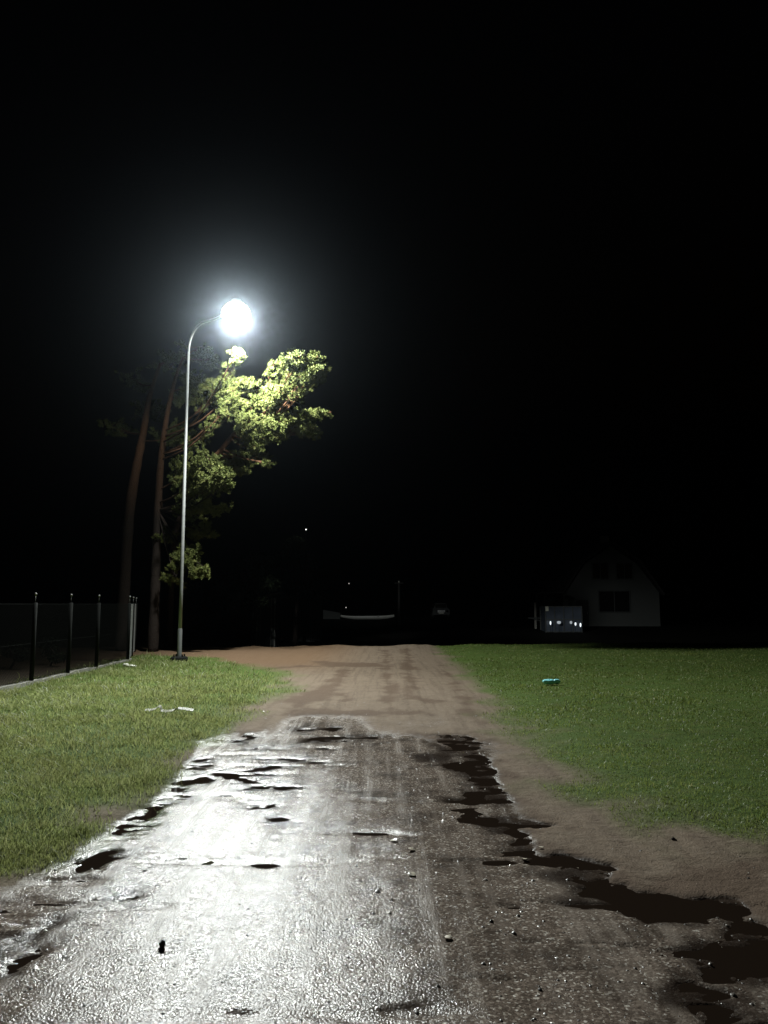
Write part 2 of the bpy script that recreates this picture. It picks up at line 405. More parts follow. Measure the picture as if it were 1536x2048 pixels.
# ------------------------------------------------------------------ loose gravel on the road
def gravel():
    n = 3000; px = RNG.uniform(-4, 5.2, n*3); u = RNG.random(n*3); py = 1/(1/2.8+(1/13-1/2.8)*u)
    Mx = masks(px, py); k = np.nonzero((Mx[1] < -.1) & (RNG.random(n*3) < .35+.65*Mx[0]))[0][:n]; px, py = px[k], py[k]
    z = height(px, py, tuple(m[k] for m in Mx)); n = len(px)
    base = np.array([[1,0,0],[0,1,0],[-1,0,0],[0,-1,0],[0,0,.8],[.7,.7,.35],[-.6,.6,.4]])
    fc = np.array([[0,5,4],[5,1,4],[1,6,4],[6,2,4],[2,3,4],[3,0,4]])
    s = RNG.gamma(1.8, .0018, n)+.0015; a = RNG.uniform(0, 6.28, n)
    Vb = base[None]*s[:,None,None]*RNG.uniform(.6, 1.4, (n, 7, 3))
    x = Vb[...,0]*np.cos(a)[:,None]-Vb[...,1]*np.sin(a)[:,None]; y = Vb[...,0]*np.sin(a)[:,None]+Vb[...,1]*np.cos(a)[:,None]
    V = np.stack([x+px[:,None], y+py[:,None], Vb[...,2]+z[:,None]-.0008], 2)
    o = np_mesh('gravel', V.reshape(-1, 3), (fc[None]+7*np.arange(n)[:,None,None]).reshape(-1, 3), gvm.m)
    attr(o, 'tint', np.repeat(RNG.random(n), 7)); return o
gvm = NT('gravel_stone'); gvm.col(gvm.ramp(gvm.attr('tint'), [(0, (.05, .042, .036)), (.7, (.16, .14, .12)), (1, (.55, .5, .43))])); gvm.rough(.35)
tag(gravel(), 'small wet stones strewn over the wet road', 'gravel', kind='stuff')

# ------------------------------------------------------------------ materials
galv = simple('galvanised_steel', (.34, .35, .34), .6, .35, .15, 12)
paint_grey = simple('grey_housing_paint', (.25, .26, .27), .4, 0, .1)
dark_metal = simple('dark_metal', (.012, .013, .012), .85, 0); dark_metal.node_tree.nodes['Principled BSDF'].inputs['Specular IOR Level'].default_value = .08
concrete = simple('concrete', (.26, .25, .22), .85, 0, .35, 9, .01)
wire_lit = simple('wire_lit_tone', (.34, .35, .34), .5, .2, .3, 20); wire_shade = simple('wire_shade_tone', (.010, .011, .010), .9, 0, .3, 20); wire_shade.node_tree.nodes['Principled BSDF'].inputs['Specular IOR Level'].default_value = .04  # same fence wire in a lit and a shaded tone
white_pl = simple('white_plastic', (.6, .6, .5), .35, 0, .08, 15, .003)
cyan_pl = simple('cyan_plastic', (.35, .93, 1.0), .25, 0, .08, 15, .002)
board = simple('weathered_board', (.062, .066, .063), .8, 0, .3, 6, .004)
siding = simple('house_siding', (.10, .105, .10), .8, 0, .2, 4, .004)
roofm = simple('dark_roofing', (.03, .028, .027), .8, 0, .3, 6, .01)
glass_dark = simple('dark_window_glass', (.01, .011, .012), .12, 0, .1)
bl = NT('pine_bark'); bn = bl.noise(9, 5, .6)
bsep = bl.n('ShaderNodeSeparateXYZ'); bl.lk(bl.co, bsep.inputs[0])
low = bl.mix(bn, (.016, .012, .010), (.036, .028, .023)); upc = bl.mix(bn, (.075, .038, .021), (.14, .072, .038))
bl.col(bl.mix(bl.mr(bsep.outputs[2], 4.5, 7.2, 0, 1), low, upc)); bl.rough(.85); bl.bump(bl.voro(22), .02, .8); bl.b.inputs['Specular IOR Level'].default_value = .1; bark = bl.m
nl = NT('pine_needles'); nc = nl.ramp(nl.attr('tint'), [(0, (.066, .082, .022)), (.5, (.105, .122, .034)), (1, (.16, .168, .054))])
nl.col(nc); nl.rough(.6); nl.b.inputs['Specular IOR Level'].default_value = .18
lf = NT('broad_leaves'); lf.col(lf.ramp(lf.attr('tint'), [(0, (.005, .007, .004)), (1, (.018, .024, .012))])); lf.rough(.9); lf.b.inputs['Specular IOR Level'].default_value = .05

def bez(pts, n=14):
    pts = [Vector(p) for p in pts]
    out = []
    for i in range(len(pts)-1):
        p0 = pts[max(i-1, 0)]; p1 = pts[i]; p2 = pts[i+1]; p3 = pts[min(i+2, len(pts)-1)]
        for k in range(n):
            t = k/n
            out.append(.5*((2*p1)+(p2-p0)*t+(2*p0-5*p1+4*p2-p3)*t*t+(3*p1-p0-3*p2+p3)*t**3))
    out.append(pts[-1]); return out
# ------------------------------------------------------------------ street lamp
LB = G(358, 1325); LX, LY = LB
head = P(472, 627, LY-.5)
lamp = empty('street_lamp', (LX, LY, 0))
tag(lamp, 'tall slim galvanised street lamp with curved arm and lit head', 'street lamp')
HZ = head.z; hx, hy = head.x-LX, head.y-LY
top = P(371, 690, LY).z
m = MB(); m.tube([(0,0,-.1),(0,0,2.0),(0,0,top-.2)], [.055,.048,.034], 14)

m.build('pole', galv, lamp, True)
m = MB(); m.tube([(0,0,.0),(0,0,.9),(0,0,.93)], [.064,.062,.056], 14, False); m.build('sleeve', paint_grey, lamp, True)
m = MB(); arm = [(0, 0, top-.2)]; az = HZ+.0; kx = .36
for i in range(1, 11):
    t = i/10*math.pi/2; arm.append((kx*hx*(1-math.cos(t)), kx*hy*(1-math.cos(t)), top-.2+(az-.12-top+.2)*math.sin(t)))
arm += [(hx*.6, hy*.6, az-.06), (hx-.36, hy*.85, az)]
m.tube(bez(arm, 3), .033, 12); m.build('arm', galv, lamp, True)
m = MB(); m.lathe([(.24,-.02),(.24,.13),(.21,.16),(.12,.17)], seg=16); m.build('base_plate', dark_metal, lamp, True)
for k in range(4):
    a = k*math.pi/2+.78; b_ = MB(); b_.lathe([(.022,.03),(.022,.09),(.012,.10)], (math.cos(a)*.16, math.sin(a)*.16, .13), 6); b_.build('bolt', dark_metal, lamp)
m = MB(); m.box((0,0,0), (.01,.07,.30)); door = m.build('access_door', galv, lamp); door.location = (.0, .068, .72); door.rotation_euler.z = R(90)
hd = MB(); hd.lathe([(.16,0),(.17,.05),(.12,.10),(.03,.12)], (hx, hy, HZ+.30), 20); hd.build('lamp_head', paint_grey, lamp, True)
em = NT('glare_bowl'); em.b.inputs['Emission Color'].default_value = (.93, 1, .99, 1); em.b.inputs['Emission Strength'].default_value = BOWL
prof = [(.40*math.sin(R(a)), -.34*math.cos(R(a))) for a in range(78, 160, 6)]
bw = MB(); bw.lathe(prof, (hx, hy, HZ-.02), 32); bw.f.pop(-2); glare_dome = bw.build('glare_dome', em.m, lamp, True)  # glowing dome shaped to the size of the lamp's glare
ld = bpy.data.lights.new('lamp_light', 'SPOT'); ld.energy = LAMP_POWER; ld.spot_size = R(172); ld.spot_blend = .12; ld.shadow_soft_size = .12; ld.color = (.95, 1.0, .97)
ld.use_nodes = True; lt = ld.node_tree; le = lt.nodes['Emission']
tcn = lt.nodes.new('ShaderNodeTexCoord'); sx = lt.nodes.new('ShaderNodeSeparateXYZ'); lt.links.new(tcn.outputs['Normal'], sx.inputs[0])
ab = lt.nodes.new('ShaderNodeMath'); ab.operation = 'ABSOLUTE'; lt.links.new(sx.outputs[2], ab.inputs[0])
mrn = lt.nodes.new('ShaderNodeMapRange'); lt.links.new(ab.outputs[0], mrn.inputs[0])
for i, v in enumerate((.25, 1.0, 1.35, .6)): mrn.inputs[i+1].default_value = v
hs = lt.nodes.new('ShaderNodeMapRange'); lt.links.new(sx.outputs[0], hs.inputs[0])       # less light to the house side behind the pole
hs.interpolation_type = 'SMOOTHSTEP'
for i, v in enumerate((-.52, -.06, .035, 1.0)): hs.inputs[i+1].default_value = v
rs = lt.nodes.new('ShaderNodeMapRange'); lt.links.new(sx.outputs[0], rs.inputs[0]); rs.interpolation_type = 'SMOOTHSTEP'
for i, v in enumerate((.18, .55, 1.0, .58)): rs.inputs[i+1].default_value = v
fs = lt.nodes.new('ShaderNodeMapRange'); lt.links.new(sx.outputs[1], fs.inputs[0]); fs.interpolation_type = 'SMOOTHSTEP'   # more light up the road, to the front of the head
for i, v in enumerate((-.65, -.05, 1.75, 1.0)): fs.inputs[i+1].default_value = v
mf = lt.nodes.new('ShaderNodeMath'); mf.operation = 'MULTIPLY'; lt.links.new(rs.outputs[0], mf.inputs[0]); lt.links.new(fs.outputs[0], mf.inputs[1]); rs = mf
mr2 = lt.nodes.new('ShaderNodeMath'); mr2.operation = 'MULTIPLY'; lt.links.new(hs.outputs[0], mr2.inputs[0]); lt.links.new(rs.outputs[0], mr2.inputs[1])
ml = lt.nodes.new('ShaderNodeMath'); ml.operation = 'MULTIPLY'; cut = lt.nodes.new('ShaderNodeMapRange'); cut.interpolation_type = 'SMOOTHSTEP'; lt.links.new(ab.outputs[0], cut.inputs[0])      # glare cut-off just under the horizontal
for i, v in enumerate((.10, .32, .22, 1.0)): cut.inputs[i+1].default_value = v
mm_ = lt.nodes.new('ShaderNodeMath'); mm_.operation = 'MULTIPLY'; lt.links.new(mrn.outputs[0], mm_.inputs[0]); lt.links.new(cut.outputs[0], mm_.inputs[1]); lt.links.new(mm_.outputs[0], ml.inputs[0]); lt.links.new(mr2.outputs[0], ml.inputs[1])
lt.links.new(ml.outputs[0], le.inputs['Strength'])
lo = bpy.data.objects.new('lamp_light', ld); C.objects.link(lo); lo.parent = lamp; lo.location = (hx, hy, HZ-.20)

# ------------------------------------------------------------------ pines
def pine(label, trunk_px, radii, clumps, Yc):
    """trunk_px: (px, py, Y); clumps: (px, py, rx, ry, Y, n tufts)"""
    tp = [P(x, y, Yd) for x, y, Yd in trunk_px]; base = Vector((tp[0].x, tp[0].y, -.05))
    root = empty('pine_tree', base); tag(root, label, 'pine tree', 'pine trees beside the street lamp')
    pts = bez([base]+tp[1:] if len(tp) > 1 else [base], 8); rr = np.interp(np.linspace(0, 1, len(pts)), np.linspace(0, 1, len(radii)), radii)
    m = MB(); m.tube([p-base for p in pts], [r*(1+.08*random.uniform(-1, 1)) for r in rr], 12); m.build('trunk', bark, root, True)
    lim = MB(); TV = []; cents = []; dirs = []
    for (cx, cy, rx, ry, Yd, n) in clumps:
        c = P(cx, cy, Yd); a = S(rx, Yd); b = S(ry, Yd)
        j = min(range(len(pts)//3, len(pts)), key=lambda i: (pts[i]-c).length+1.1*max(0, pts[i].z-(c.z-.5*abs(pts[i].x-c.x))))
        s0 = pts[j]; r0 = min(.032, rr[j]*.45); mid = (s0+c)/2+Vector((0, 0, -.12*(c-s0).length+.1))
        tip = c+(c-s0).normalized()*a*.5
        br = bez([s0, mid, c, tip], 5); lim.tube([p-base for p in br], list(np.linspace(r0, .012, len(br))), 6)
        # sub-branches fan through the clump, each carrying a row of tufts
        n = int(n*2.1); k = max(3, n//9)
        for q in range(k):
            dv = Vector((random.gauss(0, 1), random.gauss(0, 1), random.gauss(0, 1))).normalized()
            e = c+Vector((dv.x*a, dv.y*a*.9, dv.z*b))*random.uniform(.65, 1.12); s1 = br[random.randrange(len(br)//3, len(br))]
            mm = (s1+e)/2+Vector((0, 0, -.05)); tw = bez([s1, mm, e], 5)
            lim.tube([p-base for p in tw], list(np.linspace(.012, .004, len(tw))), 4, False)
            for _ in range(max(2, n//k)):
                t = random.uniform(.35, 1); p = tw[int(t*(len(tw)-1))]
                o_ = Vector((random.gauss(0, .10), random.gauss(0, .10), random.gauss(0, .07)))
                cents.append(p+o_-base); dirs.append(((e-s1).normalized()+Vector((0, 0, .6))+o_*3).normalized())
            cents.append(e-base); dirs.append(((e-s1).normalized()+Vector((0, 0, .5))).normalized())
    lim.build('branches', bark, root, True)
    cn = np.array([tuple(c) for c in cents]); dn = np.array([tuple(d) for d in dirs]); n = len(cn); K = 44
    v = RNG.normal(size=(n, K, 3)); v /= np.linalg.norm(v, axis=2, keepdims=True); v = v+dn[:,None,:]*.75; v /= np.linalg.norm(v, axis=2, keepdims=True)
    L = RNG.uniform(.05, .105, (n, K, 1))*RNG.uniform(.8, 1.25, (n, 1, 1)); o = cn[:,None,:]+dn[:,None,:]*RNG.uniform(-.07, .05, (n, K, 1))
    s = np.cross(v, RNG.normal(size=(n, K, 3))); s /= np.linalg.norm(s, axis=2, keepdims=True); s *= .009
    V = np.stack([o-s, o+s, o+v*L*.8+s*.8, o+v*L, o+v*L*.8-s*.8], 2)
    i0 = np.arange(n*K)*5
    T = np.concatenate([np.stack([i0, i0+1, i0+2], 1), np.stack([i0, i0+2, i0+4], 1), np.stack([i0+4, i0+2, i0+3], 1)])
    cr = np_mesh('crown', V.reshape(-1, 3), T, nl.m, root); attr(cr, 'tint', np.repeat(np.clip(RNG.normal(.5, .25, n), 0, 1), K*5))
    return root
pine('thick leaning pine trunk nearest the fence with a dim high crown',
     [(243,1300,27),(250,1150,27),(262,1000,27),(286,868,27.3),(300,790,27.6),(325,715,28)], [.24,.20,.17,.13,.09,.05],
     [(335,725,55,26,28,60),(295,820,45,22,28.5,50),(350,870,40,25,28.5,50),(235,850,45,20,28.5,40),(270,760,40,22,29,40),(390,700,40,18,28,40)], 27)
pine('pine with straight middle trunk and foliage hanging right behind the lamp pole',
     [(306,1300,26.6),(311,1150,26.6),(316,1020,26.5),(322,920,26.4),(334,830,26.2),(350,760,26.0),(366,715,25.9)], [.19,.16,.14,.11,.085,.06,.03],
     [(442,772,36,26,24.6,130),(468,795,22,16,24.5,45),(450,820,18,16,24.6,30),(472,709,18,8,22.1,16),(485,760,10,26,24.4,22),(395,765,38,34,26.2,80),(368,795,22,22,26.4,36),(415,718,36,18,27.0,46),
      (412,925,30,24,24.4,90),(432,950,34,20,24.2,80),(400,965,36,28,24.8,90),(457,963,16,10,24.2,20),(370,945,40,40,26.0,80),(420,1015,26,16,25.2,40),(445,1014,10,6,25.0,9),
      (375,1020,44,40,26.0,80),(330,1070,28,9,26.6,24),(400,1060,30,26,26.0,40),(372,1110,30,26,25.6,55),(395,1140,20,9,25.4,26),(412,1138,9,5,25.3,8),(350,870,50,30,27.0,60),(395,880,34,24,27.0,40),(350,1150,26,24,26.0,24)], 25)
pine('slender pine leaning over the road, its right crown brightly lit by the lamp',
     [(340,1300,29.1),(342,1180,29.0),(352,1060,28.6),(395,960,28.0),(450,890,27.4),(490,840,27.1),(512,790,26.9),(530,745,26.8),(540,722,26.8)], [.12,.11,.10,.09,.085,.075,.06,.045,.03],
     [(592,722,34,16,22.3,70),(628,722,22,20,22.4,50),(615,748,38,13,22.4,70),(575,762,42,14,24.6,80),(555,790,32,14,24,60),(640,745,14,9,22.4,16),(582,708,12,9,23.7,14),
      (515,800,24,22,25.0,70),(500,770,16,12,24.5,24),(535,828,34,14,26.1,70),(600,832,34,10,25.0,60),(638,828,20,8,25.1,28),(655,826,10,5,25.1,8),
      (600,856,38,13,25.3,70),(565,872,30,12,25.3,46),(620,862,18,9,25.4,24),(500,862,22,22,25.1,80),(510,888,20,14,25.3,44),(470,915,38,20,28.0,60),(510,915,28,18,28.2,40),(540,925,8,6,27.6,6),(480,940,24,10,28.2,26),
      (545,735,10,18,23.6,12),(530,860,40,20,25,70),(560,845,40,20,24.8,60),(495,840,18,22,24.6,40),(560,780,30,20,24,50)], 24)

# ------------------------------------------------------------------ chain-link fence
fence = empty('chain_link_fence', (*G(255, 1325), 0))
tag(fence, 'dark chain-link fence on round posts along the left grass', 'fence')
F0 = Vector((*fence.location[:2], 0)); pA = Vector((*G(62, 1370), 0)); dirf = (pA-F0).normalized()
pk = [Vector((*G(x, y), 0)) for x, y in ((255,1325),(192,1340),(135,1353),(62,1370))]
pk += [pk[-1]+dirf*2.6*i for i in (1, 2, 3)]
back = Vector((*G(272, 1298), 0)); backd = (back-F0).normalized(); pk2 = [F0+backd*2.6*i for i in (1, 2)]
FH = 1.62
for p in pk+pk2:
    q = p-F0; m = MB(); m.tube([(q.x, q.y, -.1), (q.x, q.y, FH+.01)], .045, 10); po = m.build('post', dark_metal, fence, True)
    cp_ = MB(); cp_.tube([(q.x, q.y, FH), (q.x, q.y, FH+.15)], .005, 6); cp_.lathe([(.012,-.02),(.026,.0),(.026,.02),(.008,.035)], (q.x, q.y, FH+.17), 10); cp_.build('post_cap', galv, po, True)
def mesh_panel(a, b, step=.06):
    m = MB(); L = (b-a).length; d = (b-a)/L; H = FH-.06; r = .0022
    def seg(s0, z0, s1, z1):
        p = a+d*s0-F0; q = a+d*s1-F0; n = len(m.v); nn = Vector((-d.y, d.x, 0))*r; up = Vector((0, 0, r))
        for w_, z in ((p, z0), (q, z1)):
            w_ = w_+Vector((0, 0, z+.04))
            m.v.extend([w_+up, w_+nn-up*.6, w_-nn-up*.6])
        for k in range(3): m.f.append([n+k, n+(k+1)%3, n+3+(k+1)%3, n+3+k])
    k = -H
    while k < L:
        for sgn in (0, 1):
            s0, s1 = k, k+H; z0, z1 = 0, H
            if s0 < 0: z0 = -s0; s0 = 0
            if s1 > L: z1 = L-k; s1 = L
            if s1 > s0:
                if sgn: seg(s0, z0, s1, z1)
                else: seg(L-s0, z0, L-s1, z1)
        k += step
    for z in (.0, H*.5, H): seg(0, z, L, z+.001)
    return m
mesh_panel(F0, pk[-1]).build('wire_mesh', wire_shade, fence)
mesh_panel(F0, pk2[-1]).build('wire_mesh', wire_lit, fence)
# low kerb at the fence's foot
kd = Vector((-dirf.y, dirf.x, 0)); kerb = MB(); L = (pk[-1]-F0).length
n = 60
for i in range(n+1):
    c = F0+dirf*(L*i/n-.2); hgt = .085+.018*random.uniform(-1, 1)
    for s, z in ((-.09, -.05), (-.085+.01*random.random(), hgt), (.05+.01*random.random(), hgt), (.07, -.05)): kerb.v.append(Vector((c.x, c.y, z))+kd*s*(-1 if kd.x < 0 else 1))
for i in range(n):
    for k in range(3): a = i*4+k; kerb.f.append([a, a+1, a+5, a+4])
tag(kerb.build('kerb', concrete), 'rough concrete kerb along the foot of the chain-link fence', 'kerb')

# ------------------------------------------------------------------ litter
def crumple(m, c, rx, ry, rz, seed, seg=14, rings=9, amp=.35):
    rn = random.Random(seed); n0 = len(m.v)
    for i in range(rings+1):
        th = math.pi*i/rings
        for k in range(seg):
            a = 2*math.pi*k/seg; s = 1+amp*rn.uniform(-1, 1)
            m.v.append(Vector(c)+Vector((rx*math.sin(th)*math.cos(a)*s, ry*math.sin(th)*math.sin(a)*s, rz*math.cos(th)*s+rz*.9)))
    for i in range(rings):
        for k in range(seg):
            a = n0+i*seg+k; b = n0+i*seg+(k+1)%seg; m.f.append([a, a+seg, b+seg, b])
    return m
def gh(px, py):
    x, y = G(px, py); z = float(height(np.array([[x]]), np.array([[y]]))[0, 0]); return Vector((x, y, z))
p = gh(258, 1337); m = MB(); crumple(m, (-.08,.02,0), .085,.06,.045, 1); crumple(m, (.05,-.02,-.01), .12,.07,.035, 2)
tag(m.build('plastic_bag', white_pl, None, True, p), 'crumpled white plastic bag at the corner post of the fence', 'litter')
p = gh(1103, 1374); m = MB(); crumple(m, (-.04,0,.02), .13,.06,.05, 3, amp=.2); crumple(m, (.10,.0,.03), .08,.05,.045, 4, amp=.2)
tag(m.build('plastic_wrapper', cyan_pl, None, True, p), 'bright cyan plastic wrapper lying alone on the lawn', 'litter')
# torn white strip: bent sheet of three lengths
p = gh(340, 1433)
strip = MB()
segs = [(-.36,.02,.05),(-.29,.03,.045),(-.22,.05,.06),(-.18,.06,.10),(-.14,.02,.09),(-.12,-.02,.045),(-.04,-.03,.035),(.04,-.05,.05),(.07,-.03,.055),(.10,.05,.07),(.18,.06,.06),(.26,.05,.05),(.32,.04,.04)]
for x_, y_, z_ in segs: strip.v += [Vector((x_, y_-.045, z_)), Vector((x_+.01, y_, z_+.025)), Vector((x_, y_+.05, z_+.012)), Vector((x_, y_+.048, z_+.006)), Vector((x_+.01, y_, z_+.017)), Vector((x_, y_-.043, z_-.006))]
for i in range(len(segs)-1):
    for k in range(6): a = i*6+k; b = i*6+(k+1)%6; strip.f.append([a, b, b+6, a+6])
tag(strip.build('plastic_strip', white_pl, None, False, p), 'torn crumpled white plastic strip lying in the long grass', 'litter')
leafm = simple('pale_wet_leaf', (.42, .38, .30), .3, 0, .3, 30)
def leaf(px, py, s, rz, lab):
    p = gh(px, py); m = MB(); out = []
    for i in range(9):
        t = i/8; w_ = math.sin(math.pi*t)**.8*.42
        out.append((t-.5, w_))
    for x_, w_ in out: m.v += [Vector((x_*s, -w_*s, .006+.10*s*abs(x_))), Vector((x_*s, 0, .003+.06*s*abs(x_))), Vector((x_*s, w_*s, .008+.12*s*abs(x_)))]
    n = len(m.v); m.v += [v-Vector((0, 0, .0015)) for v in m.v]
    for i in range(8):
        for k in (0, 1): a = i*3+k; m.f.append([a, a+3, a+4, a+1]); m.f.append([n+a, n+a+1, n+a+4, n+a+3])
        m.f.append([i*3, n+i*3, n+i*3+3, i*3+3]); m.f.append([i*3+2, i*3+5, n+i*3+5, n+i*3+2])
    o = m.build('fallen_leaf', leafm, None, True, p+Vector((0, 0, .003))); o.rotation_euler = (random.uniform(-.2, .2), random.uniform(-.2, .2), rz)
    tag(o, lab, 'leaf', 'pale leaves fallen on the wet road')
for a in ((788,1683,.05,.4,'pale fallen leaf on mid road, farthest of the three close together'),
          (823,1702,.06,1.2,'broad pale fallen leaf right of the tread marks in mid road'),
          (824,1753,.055,2.4,'pale fallen leaf on mid road, nearest of the three close together'),
          (1082,1696,.035,.2,'tiny pale leaf at the dry dirt edge beside the dark water stream'),
          (1050,1716,.04,2.9,'small pale leaf at the inner edge of the narrow dark water stream'),
          (1150,1731,.05,.1,'pale leaf lying in the bend of the dark water stream'),
          (897,1878,.045,.9,'small pale leaf alone on the near gravel right of the road middle'),
          (1318,1832,.06,.2,'pale leaf at the rim of the widest dark puddle at lower right')): leaf(*a)
stm = simple('dark_wet_stone', (.03, .027, .025), .3, 0, .3, 30)
p = gh(325, 1893); m = MB(); crumple(m, (0,0,0), .016, .014, .018, 9, 10, 7, .25)
tag(m.build('stone', stm, None, True, p), 'small dark upright stone on the glittering near left road', 'stone')

# ------------------------------------------------------------------ far things beyond the crest
def gz(x, y): return float(height(np.array([[float(x)]]), np.array([[float(y)]]))[0, 0])
# house
YH = 60.0; hb = P(1226, 1252, YH); gzh = gz(hb.x, YH)
house = empty('house', (hb.x, YH, gzh)); tag(house, 'dim two-storey house with steep broken gable roof at the far right', 'house')
s = lambda px: S(px, YH); zb = lambda py: P(1226, py, YH).z-gzh
out = [(-s(94),-.2),(s(94),-.2),(s(94),zb(1185)),(s(52),zb(1128)),(0,zb(1092)),(-s(52),zb(1128)),(-s(94),zb(1185))]
m = MB(); m.prism(out, 0, 9); m.build('wall', siding, house)
m = MB()
z_ = zb(1246)
while z_ < zb(1130):                      # weatherboard laps
    hw = s(93) if z_ < zb(1185) else s(52)+(s(41))*(zb(1128)-z_)/(zb(1128)-zb(1185))-.05
    m.box((0, -.012, z_), (hw*2, .024, .02)); z_ += .2
m.build('weatherboards', siding, house)
m = MB(); rp = [(-s(100),zb(1188)-.1),(-s(55),zb(1124)),(0,zb(1086)),(s(55),zb(1124)),(s(100),zb(1188)-.1)]
for i in range(4):
    a, b = rp[i], rp[i+1]; n_ = Vector((-(b[1]-a[1]), 0, b[0]-a[0])).normalized()*.14
    m.prism([a, b, (b[0]+n_.x, b[1]+n_.z), (a[0]+n_.x, a[1]+n_.z)], -.35, 9.3)
rf = m.build('roof', roofm, house); m = MB(); m.box((s(18), 4, zb(1080)), (.6, .6, 1.3)); m.build('chimney', concrete, rf)
for (cx, cy, w_, h_) in ((1204,1142,32,32),(1252,1142,32,32),(1230,1203,62,42)):
    x0 = s(cx-1226); z0 = zb(cy); fr = MB(); W_, H_ = s(w_), s(h_)
    for dx, dz, a, b in ((0,H_/2,W_+.1,.09),(0,-H_/2,W_+.1,.09),(-W_/2,0,.09,H_),(W_/2,0,.09,H_),(0,0,.06,H_)): fr.box((x0+dx, -.035-(.004 if a > b else 0), z0+dz), (a, .08, b))
    wn = fr.build('window', board, house); gl_ = MB(); gl_.box((x0, -.02, z0), (W_-.02, .03, H_-.02)); gl_.build('pane', glass_dark, wn)
m = MB(); m.box((-s(60), -.03, zb(1226)), (.95, .06, 2.0)); dr = m.build('door', roofm, house); m = MB(); m.box((-s(60)+.38, -.08, zb(1226)), (.03, .05, .14)); m.build('handle', galv, dr)
# small greenhouse with framed sheet walls
YG = 52.0; gb = P(1128, 1252, YG); gg = gz(gb.x, YG)
gh_ = empty('greenhouse', (gb.x, YG, gg)); tag(gh_, 'small boxy film-covered greenhouse with a row of glowing spots at its foot', 'greenhouse')
gw = S(72, YG); top_ = P(1128, 1213, YG).z-gg; m = MB()
film = simple('greenhouse_film', (.06, .072, .095), .35, 0, .3, 2)
m.box((0, .9, top_/2), (gw-.06, 1.74, top_-.06)); m.build('film_cover', film, gh_)
m = MB()
for x_ in np.linspace(-gw/2, gw/2, 5): m.box((x_, 0, top_/2), (.05, .06, top_))
for z_ in (.05, top_*.5, top_): m.box((0, -.002, z_), (gw+.05, .055, .05))
for x_ in (-gw/2, gw/2): m.box((x_, 1.8, top_/2), (.05, .06, top_)); m.box((x_+.003, .9, top_+.002), (.05, 1.74, .05))
m.build('frame', board, gh_)
m = MB(); m.box((-gw/2+.1, -.02, top_-.15), (.2, .03, .3)); m.build('corner_board', white_pl, gh_)
gle = NT('spot_glow'); gle.b.inputs['Emission Color'].default_value = (.85, .95, 1, 1); gle.b.inputs['Emission Strength'].default_value = 1.3  # added glow standing in for bright reflecting spots
gle2 = NT('spot_glow_dim'); gle2.b.inputs['Emission Color'].default_value = (.8, .9, 1, 1); gle2.b.inputs['Emission Strength'].default_value = .28
lg = 'added glowing spots along the greenhouse foot'
for px_, py_, rx, rz_, mt_, lb in ((1101,1246,.045,.12,gle.m,'glowing spot at the left foot of the greenhouse, first of the row'),
        (1118,1245,.13,.10,gle2.m,'wide dim glowing spot, second from left at the greenhouse foot'),
        (1142,1245,.08,.10,gle2.m,'dim round glowing spot in the middle right of the greenhouse foot'),
        (1151,1248,.055,.10,gle.m,'bright tilted glowing spot, second from right at the greenhouse foot'),
        (1161,1250,.05,.13,gle.m,'tall bright glowing spot at the right corner of the greenhouse')):
    p = P(px_, py_, YG-.4); z0 = gz(p.x, YG-.4); o = empty('glow_spot', (p.x, YG-.4, z0)); tag(o, lb, 'garden light', lg)
    m = MB(); m.tube([(0,0,-.05),(0,0,p.z-z0-rz_*.8)], .012, 6); m.build('stake', dark_metal, o)
    m = MB(); m.lathe([(rx*.4,-rz_),(rx,-rz_*.4),(rx,rz_*.5),(rx*.5,rz_)], (0,0,p.z-z0), 12); m.build('glow_globe', mt_, o, True)
    m = MB(); m.lathe([(rx*.9,rz_),(rx*.5,rz_+.03)], (0,0,p.z-z0), 12); m.build('cap', dark_metal, o, True)
# carport frame left of the house
YC = 58.0; b0 = P(1110, 1250, YC); g0 = gz(b0.x, YC); cpt = empty('carport', (b0.x, YC, g0)); tag(cpt, 'open timber carport between the greenhouse and the dim house', 'carport')
wc = S(38, YC); hc = P(1110, 1187, YC).z-g0
for x_ in (-wc/2, wc/2):
    for y_ in (0, 3): m = MB(); m.box((x_, y_, hc/2), (.1, .1, hc)); m.build('post', board, cpt)
m = MB(); m.box((0, 1.5, hc+.06), (wc+.4, 3.6, .1)); m.build('roof', board, cpt)
# post with rail
b0 = P(1071, 1250, 55); g0 = gz(b0.x, 55); gp = empty('gate', (b0.x, 55, g0)); tag(gp, 'small pale post with low crossed rail left of the greenhouse', 'gate')
m = MB(); m.box((0, 0, (P(1071,1205,55).z-g0)/2), (.13, .13, P(1071,1205,55).z-g0)); m.build('post', white_pl if False else concrete, gp)
zr = P(1071,1236,55).z-g0; m = MB(); m.box((-.1,-.09,zr), (.9,.04,.1)); m.box((.05,-.14,zr-.12), (.7,.04,.07), Vector((0,0,1)).rotation_difference(Vector((.3,0,1)))); m.build('rail', board, gp)
